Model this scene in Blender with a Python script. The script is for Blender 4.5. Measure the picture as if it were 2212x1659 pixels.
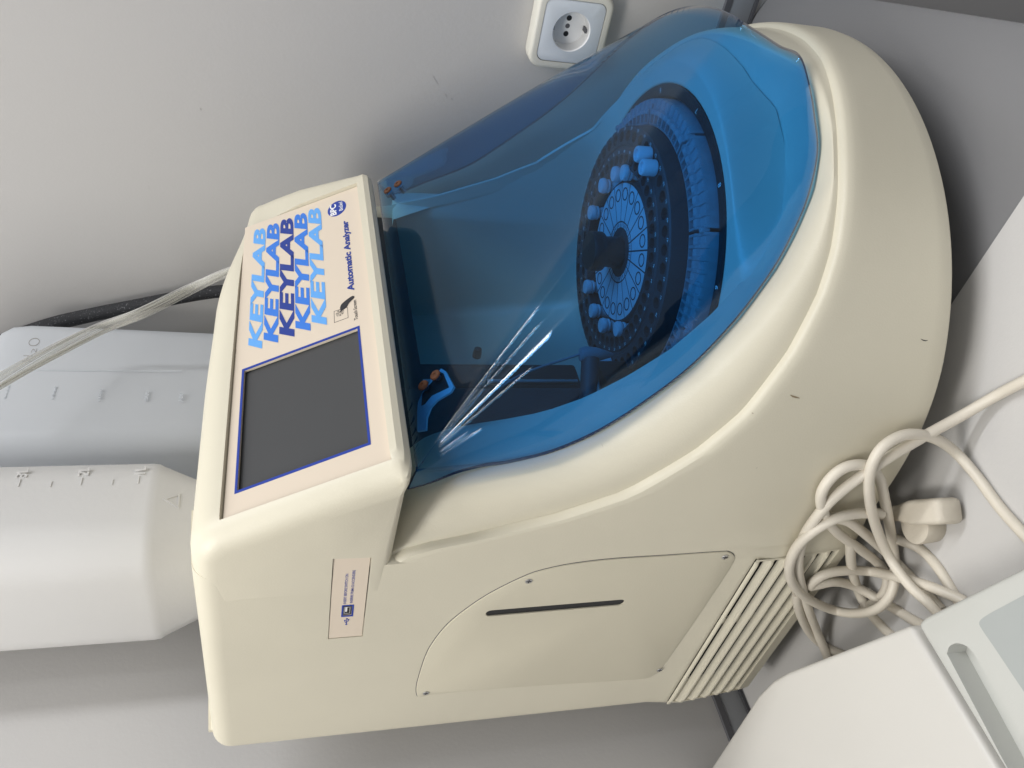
import bpy, bmesh, math, random
import numpy as np
from mathutils import Vector, Matrix
random.seed(7)
S = bpy.context.scene
C = S.collection
for o in list(bpy.data.objects): bpy.data.objects.remove(o)
PI = math.pi
# ------------------------------------------------------------------ camera
F, PITCH, CAMZ, AZ = 1808.0, math.radians(15.05), 0.405, math.radians(43.0)
cam = bpy.data.cameras.new('camera'); co = bpy.data.objects.new('camera', cam); C.objects.link(co)
cam.sensor_width = 36; cam.lens = F/2212*36; cam.clip_start = .01; cam.clip_end = 50
R_ = Vector((math.sin(AZ), -math.cos(AZ), 0)); H_ = Vector((math.cos(AZ), math.sin(AZ), 0))
fwd = H_*math.cos(PITCH) - Vector((0, 0, math.sin(PITCH)))
up = H_*math.sin(PITCH) + Vector((0, 0, math.cos(PITCH)))
m = Matrix(((-up.x, R_.x, -fwd.x, 0), (-up.y, R_.y, -fwd.y, 0), (-up.z, R_.z, -fwd.z, CAMZ), (0, 0, 0, 1)))
co.matrix_world = m                       # the phone was held turned a quarter
S.camera = co
# ------------------------------------------------------------------ world, lamps, exposure
w = bpy.data.worlds.new('World'); S.world = w; w.use_nodes = True
# the room around: bright above and to the left, dim where the photographer stands
wn = w.node_tree; bg = wn.nodes['Background']; tc = wn.nodes.new('ShaderNodeTexCoord')
vm = wn.nodes.new('ShaderNodeVectorMath'); vm.operation = 'DOT_PRODUCT'; vm.inputs[1].default_value = Vector((-.55, .30, .78)).normalized()
cr = wn.nodes.new('ShaderNodeValToRGB'); cr.color_ramp.elements[0].position = .30; cr.color_ramp.elements[0].color = (.42, .42, .43, 1)
cr.color_ramp.elements[1].position = .95; cr.color_ramp.elements[1].color = (.93, .95, 1, 1)
mr = wn.nodes.new('ShaderNodeMapRange'); mr.inputs[1].default_value = -1; mr.inputs[2].default_value = 1
wn.links.new(tc.outputs['Generated'], vm.inputs[0]); wn.links.new(vm.outputs['Value'], mr.inputs[0]); wn.links.new(mr.outputs[0], cr.inputs[0]); wn.links.new(cr.outputs[0], bg.inputs[0])
bg.inputs[1].default_value = .54
def lamp(name, loc, aim, sx, sy, e, col=(1, .97, .92), spin=0):
    l = bpy.data.lights.new(name, 'AREA'); l.shape = 'RECTANGLE'; l.size = sx; l.size_y = sy; l.energy = e; l.color = col
    o = bpy.data.objects.new(name, l); C.objects.link(o); o.location = loc
    d = Vector(aim)-Vector(loc); o.rotation_euler = d.to_track_quat('-Z', 'Y').to_euler()
    o.rotation_euler.rotate_axis('Z', spin); return o
lamp('ceiling_lamp', (-.30, .45, 1.20), (.62, .22, .1), .60, .22, 6.5, spin=0)
lamp('ceiling_lamp', (-.30, -.10, 1.45), (.5, .32, .1), .9, .25, 3.8)
lamp('ceiling_lamp', (.62, -.9, 1.9), (.5, .2, .2), .13, 1.3, 18, (.97, .98, 1))
lamp('ceiling_lamp', (.22, -1.0, 1.9), (.5, .2, .2), .07, 1.2, 3, (.97, .98, 1))

S.view_settings.view_transform = 'Standard'; S.view_settings.look = 'None'
S.view_settings.exposure = 0.12; S.view_settings.gamma = 1; S.view_settings.use_curve_mapping = False
S.render.engine = 'CYCLES'
S.cycles.transparent_max_bounces = 16; S.cycles.max_bounces = 10
# ------------------------------------------------------------------ sight rays: used to read real sizes off the photograph
SP, CP = math.sin(PITCH), math.cos(PITCH)
def ray(x, y):
    r = (829.5-y)/F; v = (x-1106)/F
    f_ = -v*SP+CP; d = v*CP+SP
    return np.array([r*math.sin(AZ)+f_*math.cos(AZ), -r*math.cos(AZ)+f_*math.sin(AZ), -d])
EYE = np.array([0, 0, CAMZ])
def at(x, y, **k):
    d = ray(x, y)
    (a, val), = k.items(); i = 'XYZ'.index(a)
    return EYE + d*((val-EYE[i])/d[i])
# ------------------------------------------------------------------ materials
def mat(name, col, rough=.5, metal=0, bump=0, bscale=200, var=0, vscale=6, spec=.5, coat=0, emit=None, trans=0, sss=0):
    m = bpy.data.materials.new(name); m.use_nodes = True
    nt = m.node_tree; b = nt.nodes['Principled BSDF']
    b.inputs['Base Color'].default_value = (*col, 1); b.inputs['Roughness'].default_value = rough
    b.inputs['Metallic'].default_value = metal; b.inputs['Specular IOR Level'].default_value = spec
    b.inputs['Coat Weight'].default_value = coat
    if trans: b.inputs['Transmission Weight'].default_value = trans
    if sss:
        b.inputs['Subsurface Weight'].default_value = sss; b.inputs['Subsurface Radius'].default_value = (.02, .02, .02); b.inputs['Subsurface Scale'].default_value = 1
    tc = nt.nodes.new('ShaderNodeTexCoord')
    if var:
        n = nt.nodes.new('ShaderNodeTexNoise'); n.inputs['Scale'].default_value = vscale; n.inputs['Detail'].default_value = 6
        nt.links.new(tc.outputs['Object'], n.inputs['Vector'])
        r = nt.nodes.new('ShaderNodeValToRGB'); r.color_ramp.elements[0].position = .3; r.color_ramp.elements[1].position = .7
        r.color_ramp.elements[0].color = (*[c*(1-var) for c in col], 1); r.color_ramp.elements[1].color = (*[min(1, c*(1+var*.6)) for c in col], 1)
        nt.links.new(n.outputs['Fac'], r.inputs[0]); nt.links.new(r.outputs[0], b.inputs['Base Color'])
        m2 = nt.nodes.new('ShaderNodeMapRange'); m2.inputs[3].default_value = rough*.85; m2.inputs[4].default_value = min(1, rough*1.2)
        nt.links.new(n.outputs['Fac'], m2.inputs[0]); nt.links.new(m2.outputs[0], b.inputs['Roughness'])
    if bump:
        n = nt.nodes.new('ShaderNodeTexNoise'); n.inputs['Scale'].default_value = bscale; n.inputs['Detail'].default_value = 3
        nt.links.new(tc.outputs['Object'], n.inputs['Vector'])
        bp = nt.nodes.new('ShaderNodeBump'); bp.inputs['Strength'].default_value = bump; bp.inputs['Distance'].default_value = .001
        nt.links.new(n.outputs['Fac'], bp.inputs['Height']); nt.links.new(bp.outputs[0], b.inputs['Normal'])
    return m
cream = mat('cream_plastic', (.64, .60, .48), .42, bump=.08, bscale=800, var=.05, vscale=7)
creamdk = mat('cream_plate', (.60, .56, .44), .5, bump=.12, bscale=1100, var=.03)
labelm = mat('label_film', (.70, .605, .49), .35, var=.02)
wallm = mat('painted_wall', (.51, .50, .49), .75, bump=.10, bscale=330, var=.02, vscale=3)
deskm = mat('desk_laminate', (.20, .20, .205), .38, bump=.08, bscale=500, var=.03, vscale=4)
scuffm = mat('grey_scuff', (.37, .365, .36), .7)
matm = mat('white_mat', (.54, .53, .515), .45, bump=.1, bscale=400, var=.03)
edgem = mat('desk_underside', (.055, .05, .047), .6, var=.1)
trimm = mat('grey_trim', (.30, .31, .33), .4)
darkm = mat('dark_rubber', (.11, .11, .12), .6)
blackm = mat('black_plastic', (.012, .012, .013), .45)
blackmm = mat('black_disc', (.038, .038, .042), .55, bump=.2, bscale=600)
whitem = mat('white_plastic', (.78, .78, .77), .4, var=.02)
hdpe = mat('white_polyethylene', (.72, .715, .705), .42, bump=.12, bscale=300, var=.015)
hdpe2 = mat('milky_polyethylene', (.80, .82, .84), .38, bump=.1, bscale=250, var=.03)
capm = mat('translucent_cap', (.60, .64, .68), .35)
cuvm = mat('clear_cuvette', (.20, .27, .30), .3, var=.1, vscale=60)
holem = mat('dark_hole', (.004, .004, .004), .8)
cordm = mat('cord_rubber', (.66, .61, .52), .42, bump=.1, bscale=500, var=.06, vscale=25)
plugm = mat('plug_rubber', (.60, .55, .46), .55, bump=.2, bscale=600, var=.06, vscale=30)
devm = mat('white_lacquer', (.57, .555, .52), .38, bump=.06, bscale=800, var=.02)
devm2 = mat('pale_grey_frame', (.50, .505, .475), .42, bump=.06, bscale=800, var=.02)
devg = mat('grey_keypad_film', (.36, .38, .37), .45, var=.03)
sockm = mat('socket_insert', (.62, .66, .70), .3)
sockf = mat('socket_frame', (.70, .68, .60), .38, var=.03)
metalm = mat('screw_metal', (.6, .6, .6), .3, metal=1)
rustm = mat('rusty_screw', (.14, .055, .025), .75, var=.4, vscale=400, bump=.5, bscale=900)
screenm = mat('lcd_screen', (.060, .062, .065), .33, spec=.4)
b_dark = mat('navy_print', (.012, .04, .27), .4); b_mid = mat('blue_print', (.035, .19, .68), .4); b_light = mat('sky_blue_print', (.12, .38, .82), .4)
b_line = mat('blue_line', (.008, .04, .32), .4); inkm = mat('black_print', (.02, .02, .025), .5); whitep = mat('white_print', (.85, .85, .85), .5)
inkg = mat('grey_marker', (.30, .27, .25), .7)
braidm = mat('black_braid', (.014, .015, .018), .55, bump=1, bscale=1400, var=.5, vscale=520)
for n_b in braidm.node_tree.nodes:
    if n_b.type == 'VALTORGB': n_b.color_ramp.elements[0].position = .60; n_b.color_ramp.elements[0].color = (.012, .013, .016, 1); n_b.color_ramp.elements[1].position = .70; n_b.color_ramp.elements[1].color = (.16, .16, .17, 1)
for m_, k_, c_ in ((hdpe, .25, (.80, .79, .77, 1)), (hdpe2, .45, (.78, .81, .85, 1))):
    n2 = m_.node_tree; bs_ = n2.nodes['Principled BSDF']; tl_ = n2.nodes.new('ShaderNodeBsdfTranslucent'); tl_.inputs[0].default_value = c_
    x_ = n2.nodes.new('ShaderNodeMixShader'); x_.inputs[0].default_value = k_
    n2.links.new(bs_.outputs[0], x_.inputs[1]); n2.links.new(tl_.outputs[0], x_.inputs[2]); n2.links.new(x_.outputs[0], n2.nodes['Material Output'].inputs[0])
tubem = bpy.data.materials.new('clear_tube'); tubem.use_nodes = True
nt = tubem.node_tree; nt.nodes.remove(nt.nodes['Principled BSDF'])
tr = nt.nodes.new('ShaderNodeBsdfTransparent'); tr.inputs[0].default_value = (.93, .93, .91, 1)
df = nt.nodes.new('ShaderNodeBsdfPrincipled'); df.inputs['Base Color'].default_value = (.78, .77, .74, 1); df.inputs['Roughness'].default_value = .15
mx = nt.nodes.new('ShaderNodeMixShader'); lw = nt.nodes.new('ShaderNodeLayerWeight'); lw.inputs[0].default_value = .35
mr = nt.nodes.new('ShaderNodeMapRange'); mr.inputs[3].default_value = .12; mr.inputs[4].default_value = .75
nt.links.new(lw.outputs['Facing'], mr.inputs[0]); nt.links.new(mr.outputs[0], mx.inputs[0]); nt.links.new(tr.outputs[0], mx.inputs[1]); nt.links.new(df.outputs[0], mx.inputs[2])
nt.links.new(mx.outputs[0], nt.nodes['Material Output'].inputs[0])
# tinted acrylic: thin sheet that passes blue light and mirrors at its faces
lidm = bpy.data.materials.new('blue_acrylic'); lidm.use_nodes = True
nt = lidm.node_tree; nt.nodes.remove(nt.nodes['Principled BSDF'])
tr = nt.nodes.new('ShaderNodeBsdfTransparent'); tr.inputs[0].default_value = (.43, .725, .945, 1)
gl = nt.nodes.new('ShaderNodeBsdfGlossy'); gl.inputs['Roughness'].default_value = .012
fr = nt.nodes.new('ShaderNodeLayerWeight'); fr.inputs[0].default_value = .5
pw = nt.nodes.new('ShaderNodeMath'); pw.operation = 'POWER'; pw.inputs[1].default_value = 5
ma = nt.nodes.new('ShaderNodeMath'); ma.operation = 'MULTIPLY_ADD'; ma.inputs[1].default_value = .93; ma.inputs[2].default_value = .034
nt.links.new(fr.outputs['Facing'], pw.inputs[0]); nt.links.new(pw.outputs[0], ma.inputs[0])
tcl = nt.nodes.new('ShaderNodeTexCoord'); nz = nt.nodes.new('ShaderNodeTexNoise'); nz.inputs['Scale'].default_value = 9
bpl = nt.nodes.new('ShaderNodeBump'); bpl.inputs['Strength'].default_value = .02; bpl.inputs['Distance'].default_value = .0012
nt.links.new(tcl.outputs['Object'], nz.inputs['Vector']); nt.links.new(nz.outputs['Fac'], bpl.inputs['Height']); nt.links.new(bpl.outputs[0], gl.inputs['Normal'])
mx = nt.nodes.new('ShaderNodeMixShader')
nt.links.new(ma.outputs[0], mx.inputs[0]); nt.links.new(tr.outputs[0], mx.inputs[1]); nt.links.new(gl.outputs[0], mx.inputs[2])
nt.links.new(mx.outputs[0], nt.nodes['Material Output'].inputs[0])
lidedge = mat('acrylic_edge', (.005, .02, .06), .2)
# ------------------------------------------------------------------ builders
def link(name, me, material, parent=None):
    o = bpy.data.objects.new(name, me); C.objects.link(o)
    if material is not None and len(me.materials) == 0: me.materials.append(material)
    if parent is not None:
        o.parent = parent
        o.matrix_parent_inverse = WM[parent.name].inverted() if parent.name in WM else Matrix()
        WM[o.name] = Matrix()
    return o
WM = {}
def mesh(name, vs, fs, material, parent=None, smooth=True, auto=35, recalc=True):
    me = bpy.data.meshes.new(name); me.from_pydata([tuple(map(float, v)) for v in vs], [], fs)
    bm = bmesh.new(); bm.from_mesh(me)
    bmesh.ops.remove_doubles(bm, verts=bm.verts, dist=1e-6)
    if recalc: bmesh.ops.recalc_face_normals(bm, faces=bm.faces)
    for f in bm.faces: f.smooth = smooth
    if smooth and auto:
        for e in bm.edges:
            if len(e.link_faces) == 2 and e.calc_face_angle(0) > math.radians(auto): e.smooth = False
    bm.to_mesh(me); bm.free()
    return link(name, me, material, parent)
def thing(name, loc, label, cat, group=None):
    o = bpy.data.objects.new(name, None); C.objects.link(o); o.location = loc; o.empty_display_size = .02
    o['label'] = label; o['category'] = cat
    if group: o['group'] = group
    WM[o.name] = Matrix.Translation(loc)
    return o
def tag(o, label, cat, group=None):
    o['label'] = label; o['category'] = cat
    if group: o['group'] = group
    return o
def boolean(o, cutter, op='DIFFERENCE'):
    md = o.modifiers.new('b', 'BOOLEAN'); md.object = cutter; md.operation = op; md.solver = 'EXACT'
    dg = bpy.context.evaluated_depsgraph_get(); ev = o.evaluated_get(dg)
    me = bpy.data.meshes.new_from_object(ev); o.modifiers.clear(); old = o.data; o.data = me
    bpy.data.objects.remove(cutter)
    bm = bmesh.new(); bm.from_mesh(me)
    for f in bm.faces: f.smooth = True
    for e in bm.edges:
        e.smooth = not (len(e.link_faces) == 2 and e.calc_face_angle(0) > math.radians(32))
    bm.to_mesh(me); bm.free()
def bevel(o, width, seg=3, angle=30):
    md = o.modifiers.new('bev', 'BEVEL'); md.width = width; md.segments = seg; md.limit_method = 'ANGLE'; md.angle_limit = math.radians(angle); md.harden_normals = False
    dg = bpy.context.evaluated_depsgraph_get(); me = bpy.data.meshes.new_from_object(o.evaluated_get(dg)); o.modifiers.clear(); o.data = me
    for p in me.polygons: p.use_smooth = True
    bm = bmesh.new(); bm.from_mesh(me)
    for e in bm.edges: e.smooth = not (len(e.link_faces) == 2 and e.calc_face_angle(0) > math.radians(40))
    bm.to_mesh(me); bm.free(); return o
class Frame:
    def __init__(s, o, ex, ey):
        s.o = np.array(o, float); s.ex = np.array(ex, float)/np.linalg.norm(ex); s.ey = np.array(ey, float)/np.linalg.norm(ey); s.en = np.cross(s.ex, s.ey)
    def p(s, a, b, h=0): return s.o+s.ex*a+s.ey*b+s.en*h
    def mat(s, a, b, h=0):
        p = s.p(a, b, h)
        return Matrix(((s.ex[0], s.ey[0], s.en[0], p[0]), (s.ex[1], s.ey[1], s.en[1], p[1]), (s.ex[2], s.ey[2], s.en[2], p[2]), (0, 0, 0, 1)))
def prism(name, fr, poly, h0, h1, material, parent=None, hole=None, smooth=False):
    n = len(poly); vs = [fr.p(a, b, h1) for a, b in poly]+[fr.p(a, b, h0) for a, b in poly]; fs = []
    if hole is None: fs += [list(range(n)), list(range(2*n-1, n-1, -1))]
    for i in range(n): j = (i+1) % n; fs.append([i, i+n, j+n, j])
    if hole is not None:
        k = len(vs); vs += [fr.p(a, b, h1) for a, b in hole]+[fr.p(a, b, h0) for a, b in hole]
        for i in range(n):
            j = (i+1) % n
            fs += [[i, j, k+j, k+i], [n+i, k+n+i, k+n+j, n+j], [k+i, k+j, k+n+j, k+n+i]]
    return mesh(name, vs, fs, material, parent, smooth)
def disc(a, b, r, n=24, ry=None, a0=0): return [(a+r*math.cos(a0+2*PI*i/n), b+(ry or r)*math.sin(a0+2*PI*i/n)) for i in range(n)]
def rrect(a0, b0, a1, b1, r, n=6):
    out = []
    for cx, cy, st in ((a1-r, b1-r, 0), (a0+r, b1-r, 90), (a0+r, b0+r, 180), (a1-r, b0+r, 270)):
        for i in range(n+1):
            t = math.radians(st+90*i/n); out.append((cx+r*math.cos(t), cy+r*math.sin(t)))
    return out
def box(name, x0, x1, y0, y1, z0, z1, material, parent=None, bev=0):
    vs = [(x, y, z) for z in (z0, z1) for x, y in ((x0, y0), (x1, y0), (x1, y1), (x0, y1))]
    o = mesh(name, vs, [[3, 2, 1, 0], [4, 5, 6, 7], [0, 1, 5, 4], [1, 2, 6, 5], [2, 3, 7, 6], [3, 0, 4, 7]], material, parent, smooth=False)
    return bevel(o, bev) if bev else o
def catmull(P, n=8, closed=False):
    P = [np.array(p, float) for p in P]; out = []; N = len(P)
    for i in range(N if closed else N-1):
        if closed: a, b, c, d = P[i-1], P[i], P[(i+1) % N], P[(i+2) % N]
        else: b, c = P[i], P[i+1]; a = P[i-1] if i else 2*b-c; d = P[i+2] if i+2 < N else 2*c-b
        for k in range(n):
            t = k/n; out.append(.5*((2*b)+(-a+c)*t+(2*a-5*b+4*c-d)*t*t+(-a+3*b-3*c+d)*t**3))
    if not closed: out.append(P[-1])
    return out
def tube_geo(path, r, n=14, flat=1, tw=0):
    vs = []; fs = []; up_ = Vector((0, 0, 1)); m_ = len(path)
    P = [Vector(p) for p in path]; t0 = (P[1]-P[0]).normalized(); nrm = t0.orthogonal().normalized()
    for i in range(m_):
        t = (P[min(i+1, m_-1)]-P[max(i-1, 0)]).normalized()
        nrm = (nrm-t*nrm.dot(t)).normalized(); bi = t.cross(nrm)
        rr = r(i/(m_-1)) if callable(r) else r
        for k in range(n):
            a = 2*PI*k/n; vs.append(P[i]+nrm*math.cos(a)*rr+bi*math.sin(a)*rr*flat)
    for i in range(m_-1):
        for k in range(n): fs.append([i*n+k, i*n+(k+1) % n, (i+1)*n+(k+1) % n, (i+1)*n+k])
    fs += [list(range(n)), list(range(m_*n-1, (m_-1)*n-1, -1))]
    return vs, fs
def tube(name, path, r, material, parent=None, n=14, flat=1):
    vs, fs = tube_geo(path, r, n, flat); return mesh(name, vs, fs, material, parent, auto=60)
def lathe(name, prof, c, material, parent=None, n=48, cap=True, axis=None):
    vs = []; fs = []; ax = axis or Frame(c, (1, 0, 0), (0, 1, 0))
    for r, z in prof:
        for k in range(n): a = 2*PI*k/n; vs.append(ax.p(r*math.cos(a), r*math.sin(a), z))
    for i in range(len(prof)-1):
        for k in range(n): fs.append([i*n+k, i*n+(k+1) % n, (i+1)*n+(k+1) % n, (i+1)*n+k])
    if cap: fs += [list(range(n))[::-1], list(range((len(prof)-1)*n, len(prof)*n))]
    return mesh(name, vs, fs, material, parent, auto=40)
def loft(name, secs, material, parent=None, closed=True, caps=True, auto=35):
    n = len(secs[0]); vs = [p for s in secs for p in s]; fs = []
    for i in range(len(secs)-1):
        for k in range(n if closed else n-1): fs.append([i*n+k, i*n+(k+1) % n, (i+1)*n+(k+1) % n, (i+1)*n+k])
    if caps: fs += [list(range(n))[::-1], list(range((len(secs)-1)*n, len(secs)*n))]
    return mesh(name, vs, fs, material, parent, auto=auto)
def text_mesh(body, size, offset=0, shear=0, sx=1, space=1, ext=.0):
    c = bpy.data.curves.new('t', 'FONT'); c.body = body; c.size = size; c.offset = offset; c.shear = shear; c.space_character = space; c.extrude = ext; c.resolution_u = 4
    o = bpy.data.objects.new('t', c); C.objects.link(o)
    dg = bpy.context.evaluated_depsgraph_get(); me = bpy.data.meshes.new_from_object(o.evaluated_get(dg)); bpy.data.objects.remove(o)
    xs = [v.co.x for v in me.vertices]; ys = [v.co.y for v in me.vertices]
    return me, min(xs), max(xs), min(ys), max(ys)
def text(name, body, fr, a0, b0, a1, b1, h, material, parent, offset=.0, shear=0, space=1, ext=.0):
    """lettering fitted to the box a0..a1, b0..b1 of a face"""
    me, x0, x1, y0, y1 = text_mesh(body, 1, offset, shear, 1, space, .01 if ext else 0)
    sx = (a1-a0)/(x1-x0); sy = (b1-b0)/(y1-y0)
    for v in me.vertices: v.co = Vector(fr.p(a0+(v.co.x-x0)*sx, b0+(v.co.y-y0)*sy, h+(v.co.z/.01*ext if ext else 0)))
    me.materials.clear(); return link(name, me, material, parent)
def join(name, objs, parent=None):
    bm = bmesh.new()
    for o in objs: bm.from_mesh(o.data)
    me = bpy.data.meshes.new(name); bm.to_mesh(me); bm.free(); mt = objs[0].data.materials[0]
    for o in objs: bpy.data.objects.remove(o)
    me.materials.append(mt); return link(name, me, mt, parent)
def interp(x, tab):
    return float(np.interp(x, [t[0] for t in tab], [t[1] for t in tab]))
def sstep(t): t = max(0, min(1, t)); return t*t*(3-2*t)

# ================================================================== the setting
DZ = -.012                                   # desk top
WX, WY = .74, .70                            # right wall, back wall
def struct(o): o['kind'] = 'structure'; return o
# desk: flat laminate, rolled down towards its front edge
E1 = at(1826, 0, Z=DZ-.012); E2 = at(2212, 63, Z=DZ-.012); G1 = at(1944, 126, Z=DZ); G2 = at(2212, 305, Z=DZ)
def ext(a, b, x):                            # point of line a-b at X = x
    t = (x-a[0])/(b[0]-a[0]); return a+(b-a)*t
secs = []
for x in (-.9, .1, .30, .40, .50, .60, .70, .738):
    e = ext(E1, E2, x); g = ext(G1, G2, x)
    if x < .30: g = e+np.array([0, .06, .012]) if x < .2 else g
    if g[1] < e[1]+.03: g = np.array([x, e[1]+.03, DZ])
    e[2] = DZ-.012; g[2] = DZ
    row = [np.array([x, WY-.001, DZ]), np.array([x, g[1]+.05, DZ]), np.array([x, g[1]+.014, DZ])]
    for t in (.0, .2, .5, 1): row.append(np.array([x, g[1]+(e[1]-g[1])*t, DZ-.012*(t**1.15)-.0006*(t == 0)]))
    row += [np.array([x, e[1]-.003, DZ-.015]), np.array([x, e[1]-.003, DZ-.045]), np.array([x, e[1]+.02, DZ-.05])]
    secs.append(row)
desk = loft('desk', secs, deskm, closed=False, caps=False); struct(desk)
struct(mesh('floor', [(-3, -3, -.75), (3, -3, -.75), (3, 3, -.75), (-3, 3, -.75)], [[0, 1, 2, 3]], edgem))
struct(box('wall_right', WX, WX+.1, -1.6, WY+.1, -.75, 1.5, wallm))
struct(box('wall_back', -1.6, WX, WY, WY+.1, -.75, 1.5, wallm))
M0 = at(2084, 621, Z=DZ); M1 = at(2212, 430, Z=DZ); md_ = (M1-M0)/np.linalg.norm(M1-M0)
Ma = M0-md_*.06; Mb = M1+md_*.10
mt_ = prism('desk_mat', Frame((0, 0, DZ), (1, 0, 0), (0, 1, 0)), [(Ma[0], Ma[1]), (Mb[0], Mb[1]), (-.3, Mb[1]), (-.3, .692), (.55, .692), (.55, .42), (Ma[0]+.06, Ma[1]+.06)], .0003, .0016, matm); tag(mt_, 'thin white mat on the desk under the cream cords, left of the analyzer', 'mat')
def wallmark(pts, wd, nm_='scuff'):
    P = [at(*q, X=WX-.0004) for q in pts]; vs = []
    for i, p in enumerate(P):
        d = P[min(i+1, len(P)-1)]-P[max(i-1, 0)]; d /= np.linalg.norm(d); n2 = np.cross(d, [1, 0, 0])*wd*(.4 if i in (0, len(P)-1) else 1); vs += [p+n2, p-n2]
    return mesh('m', vs, [[2*i, 2*i+1, 2*i+3, 2*i+2] for i in range(len(P)-1)], scuffm, smooth=False)
wm_ = [wallmark([(432, 233), (434, 236), (434, 239)], .0005), wallmark([(934, 162), (940, 172), (947, 183)], .00025), wallmark([(962, 203), (965, 210)], .0004), wallmark([(975, 212), (977, 216)], .0006), wallmark([(320, 402), (323, 409)], .0003)]
j_ = join('wall_scuffs', wm_); j_.parent = bpy.data.objects['wall_right']
# trim between desk and walls
tr_r = box('wall_trim', WX-.003, WX, -.6, WY-.004, -.0085, .0135, trimm, bev=.001); tag(tr_r, 'slim grey trim strip where the desk meets the right wall', 'trim strip')
for z0, z1 in ((.0135, .0195), (-.0118, -.0085)):
    box('seal', WX-.004, WX, -.6, WY-.004, z0, z1, darkm, None).name = 'seal_tmp'
sl = [o for o in bpy.data.objects if o.name.startswith('seal_tmp')]; s_ = join('seal', sl); s_.parent = tr_r
tr_b = box('wall_trim', -.9, WX-.004, WY-.003, WY, -.0085, .0135, trimm, bev=.001); tag(tr_b, 'slim grey trim strip at the foot of the back wall, left of the analyzer', 'trim strip')
for z0, z1 in ((.0135, .0195), (-.0118, -.0085)):
    box('seal_tmp', -.9, WX-.004, WY-.004, WY, z0, z1, darkm, None)
sl = [o for o in bpy.data.objects if o.name.startswith('seal_tmp')]; s_ = join('seal', sl); s_.parent = tr_b

# ================================================================== the analyzer
AN = thing('laboratory_analyzer', (.505, .40, DZ), 'large cream benchtop analyzer with touch screen head and blue transparent lid over its rotor', 'analyzer')
BC = np.array([.505, .38]); BR = .217
Zg = [(-10.6, .350), (-7.5, .340), (-5.8, .324), (-4.5, .304), (-2, .275), (0, .252), (5, .211), (13, .174), (20, .150), (30, .127), (39, .111), (46, .102), (54, .095), (62, .089), (75, .078), (86, .070), (95, .066), (110, .066), (135, .072), (155, .075), (168, .08), (180, .095), (186, .11), (191, .13)]
Zl = [(-10.6, .352), (-5, .338), (-2, .330), (1, .320), (3.8, .3035), (5.3, .280), (8, .2495), (12.3, .2235), (18.3, .1975), (25.5, .1705), (34.5, .1445), (44, .121), (50, .1095), (57, .098), (62, .091), (71, .087), (78, .085), (86, .086), (93, .098), (110, .108), (130, .115), (150, .125), (161, .137), (174, .18), (180, .215), (186, .27), (191, .335)]
Il = [(-5, .026), (0, .029), (40, .029), (55, .025), (62, .020), (71, .016), (78, .0135), (86, .012), (110, .014), (130, .022), (161, .030), (191, .030)]
def stations():
    st = []
    for y in np.arange(.622, .3801, -.0055): st.append((BC[0]-BR, y, 1, 0, -(y-.38)/BR*57.3, y > .415))
    for d in np.arange(0, 180.1, 1.5):
        a = math.radians(180+d); st.append((BC[0]+BR*math.cos(a), BC[1]+BR*math.sin(a), -math.cos(a), -math.sin(a), d, False))
    for y in np.arange(.3855, .6221, .0055): st.append((BC[0]+BR, y, -1, 0, 180+(y-.38)/BR*57.3, y > .415))
    for cx, s0 in ((BC[0]+BR-.012, 0), (BC[0]-BR+.012, 90)):
        for i in range(0 if s0 == 0 else 0, 7):
            a = math.radians(s0+15*i); st.append((cx+.012*math.cos(a), .625+.012*math.sin(a), -math.cos(a), -math.sin(a), 999, True))
    return st
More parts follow.
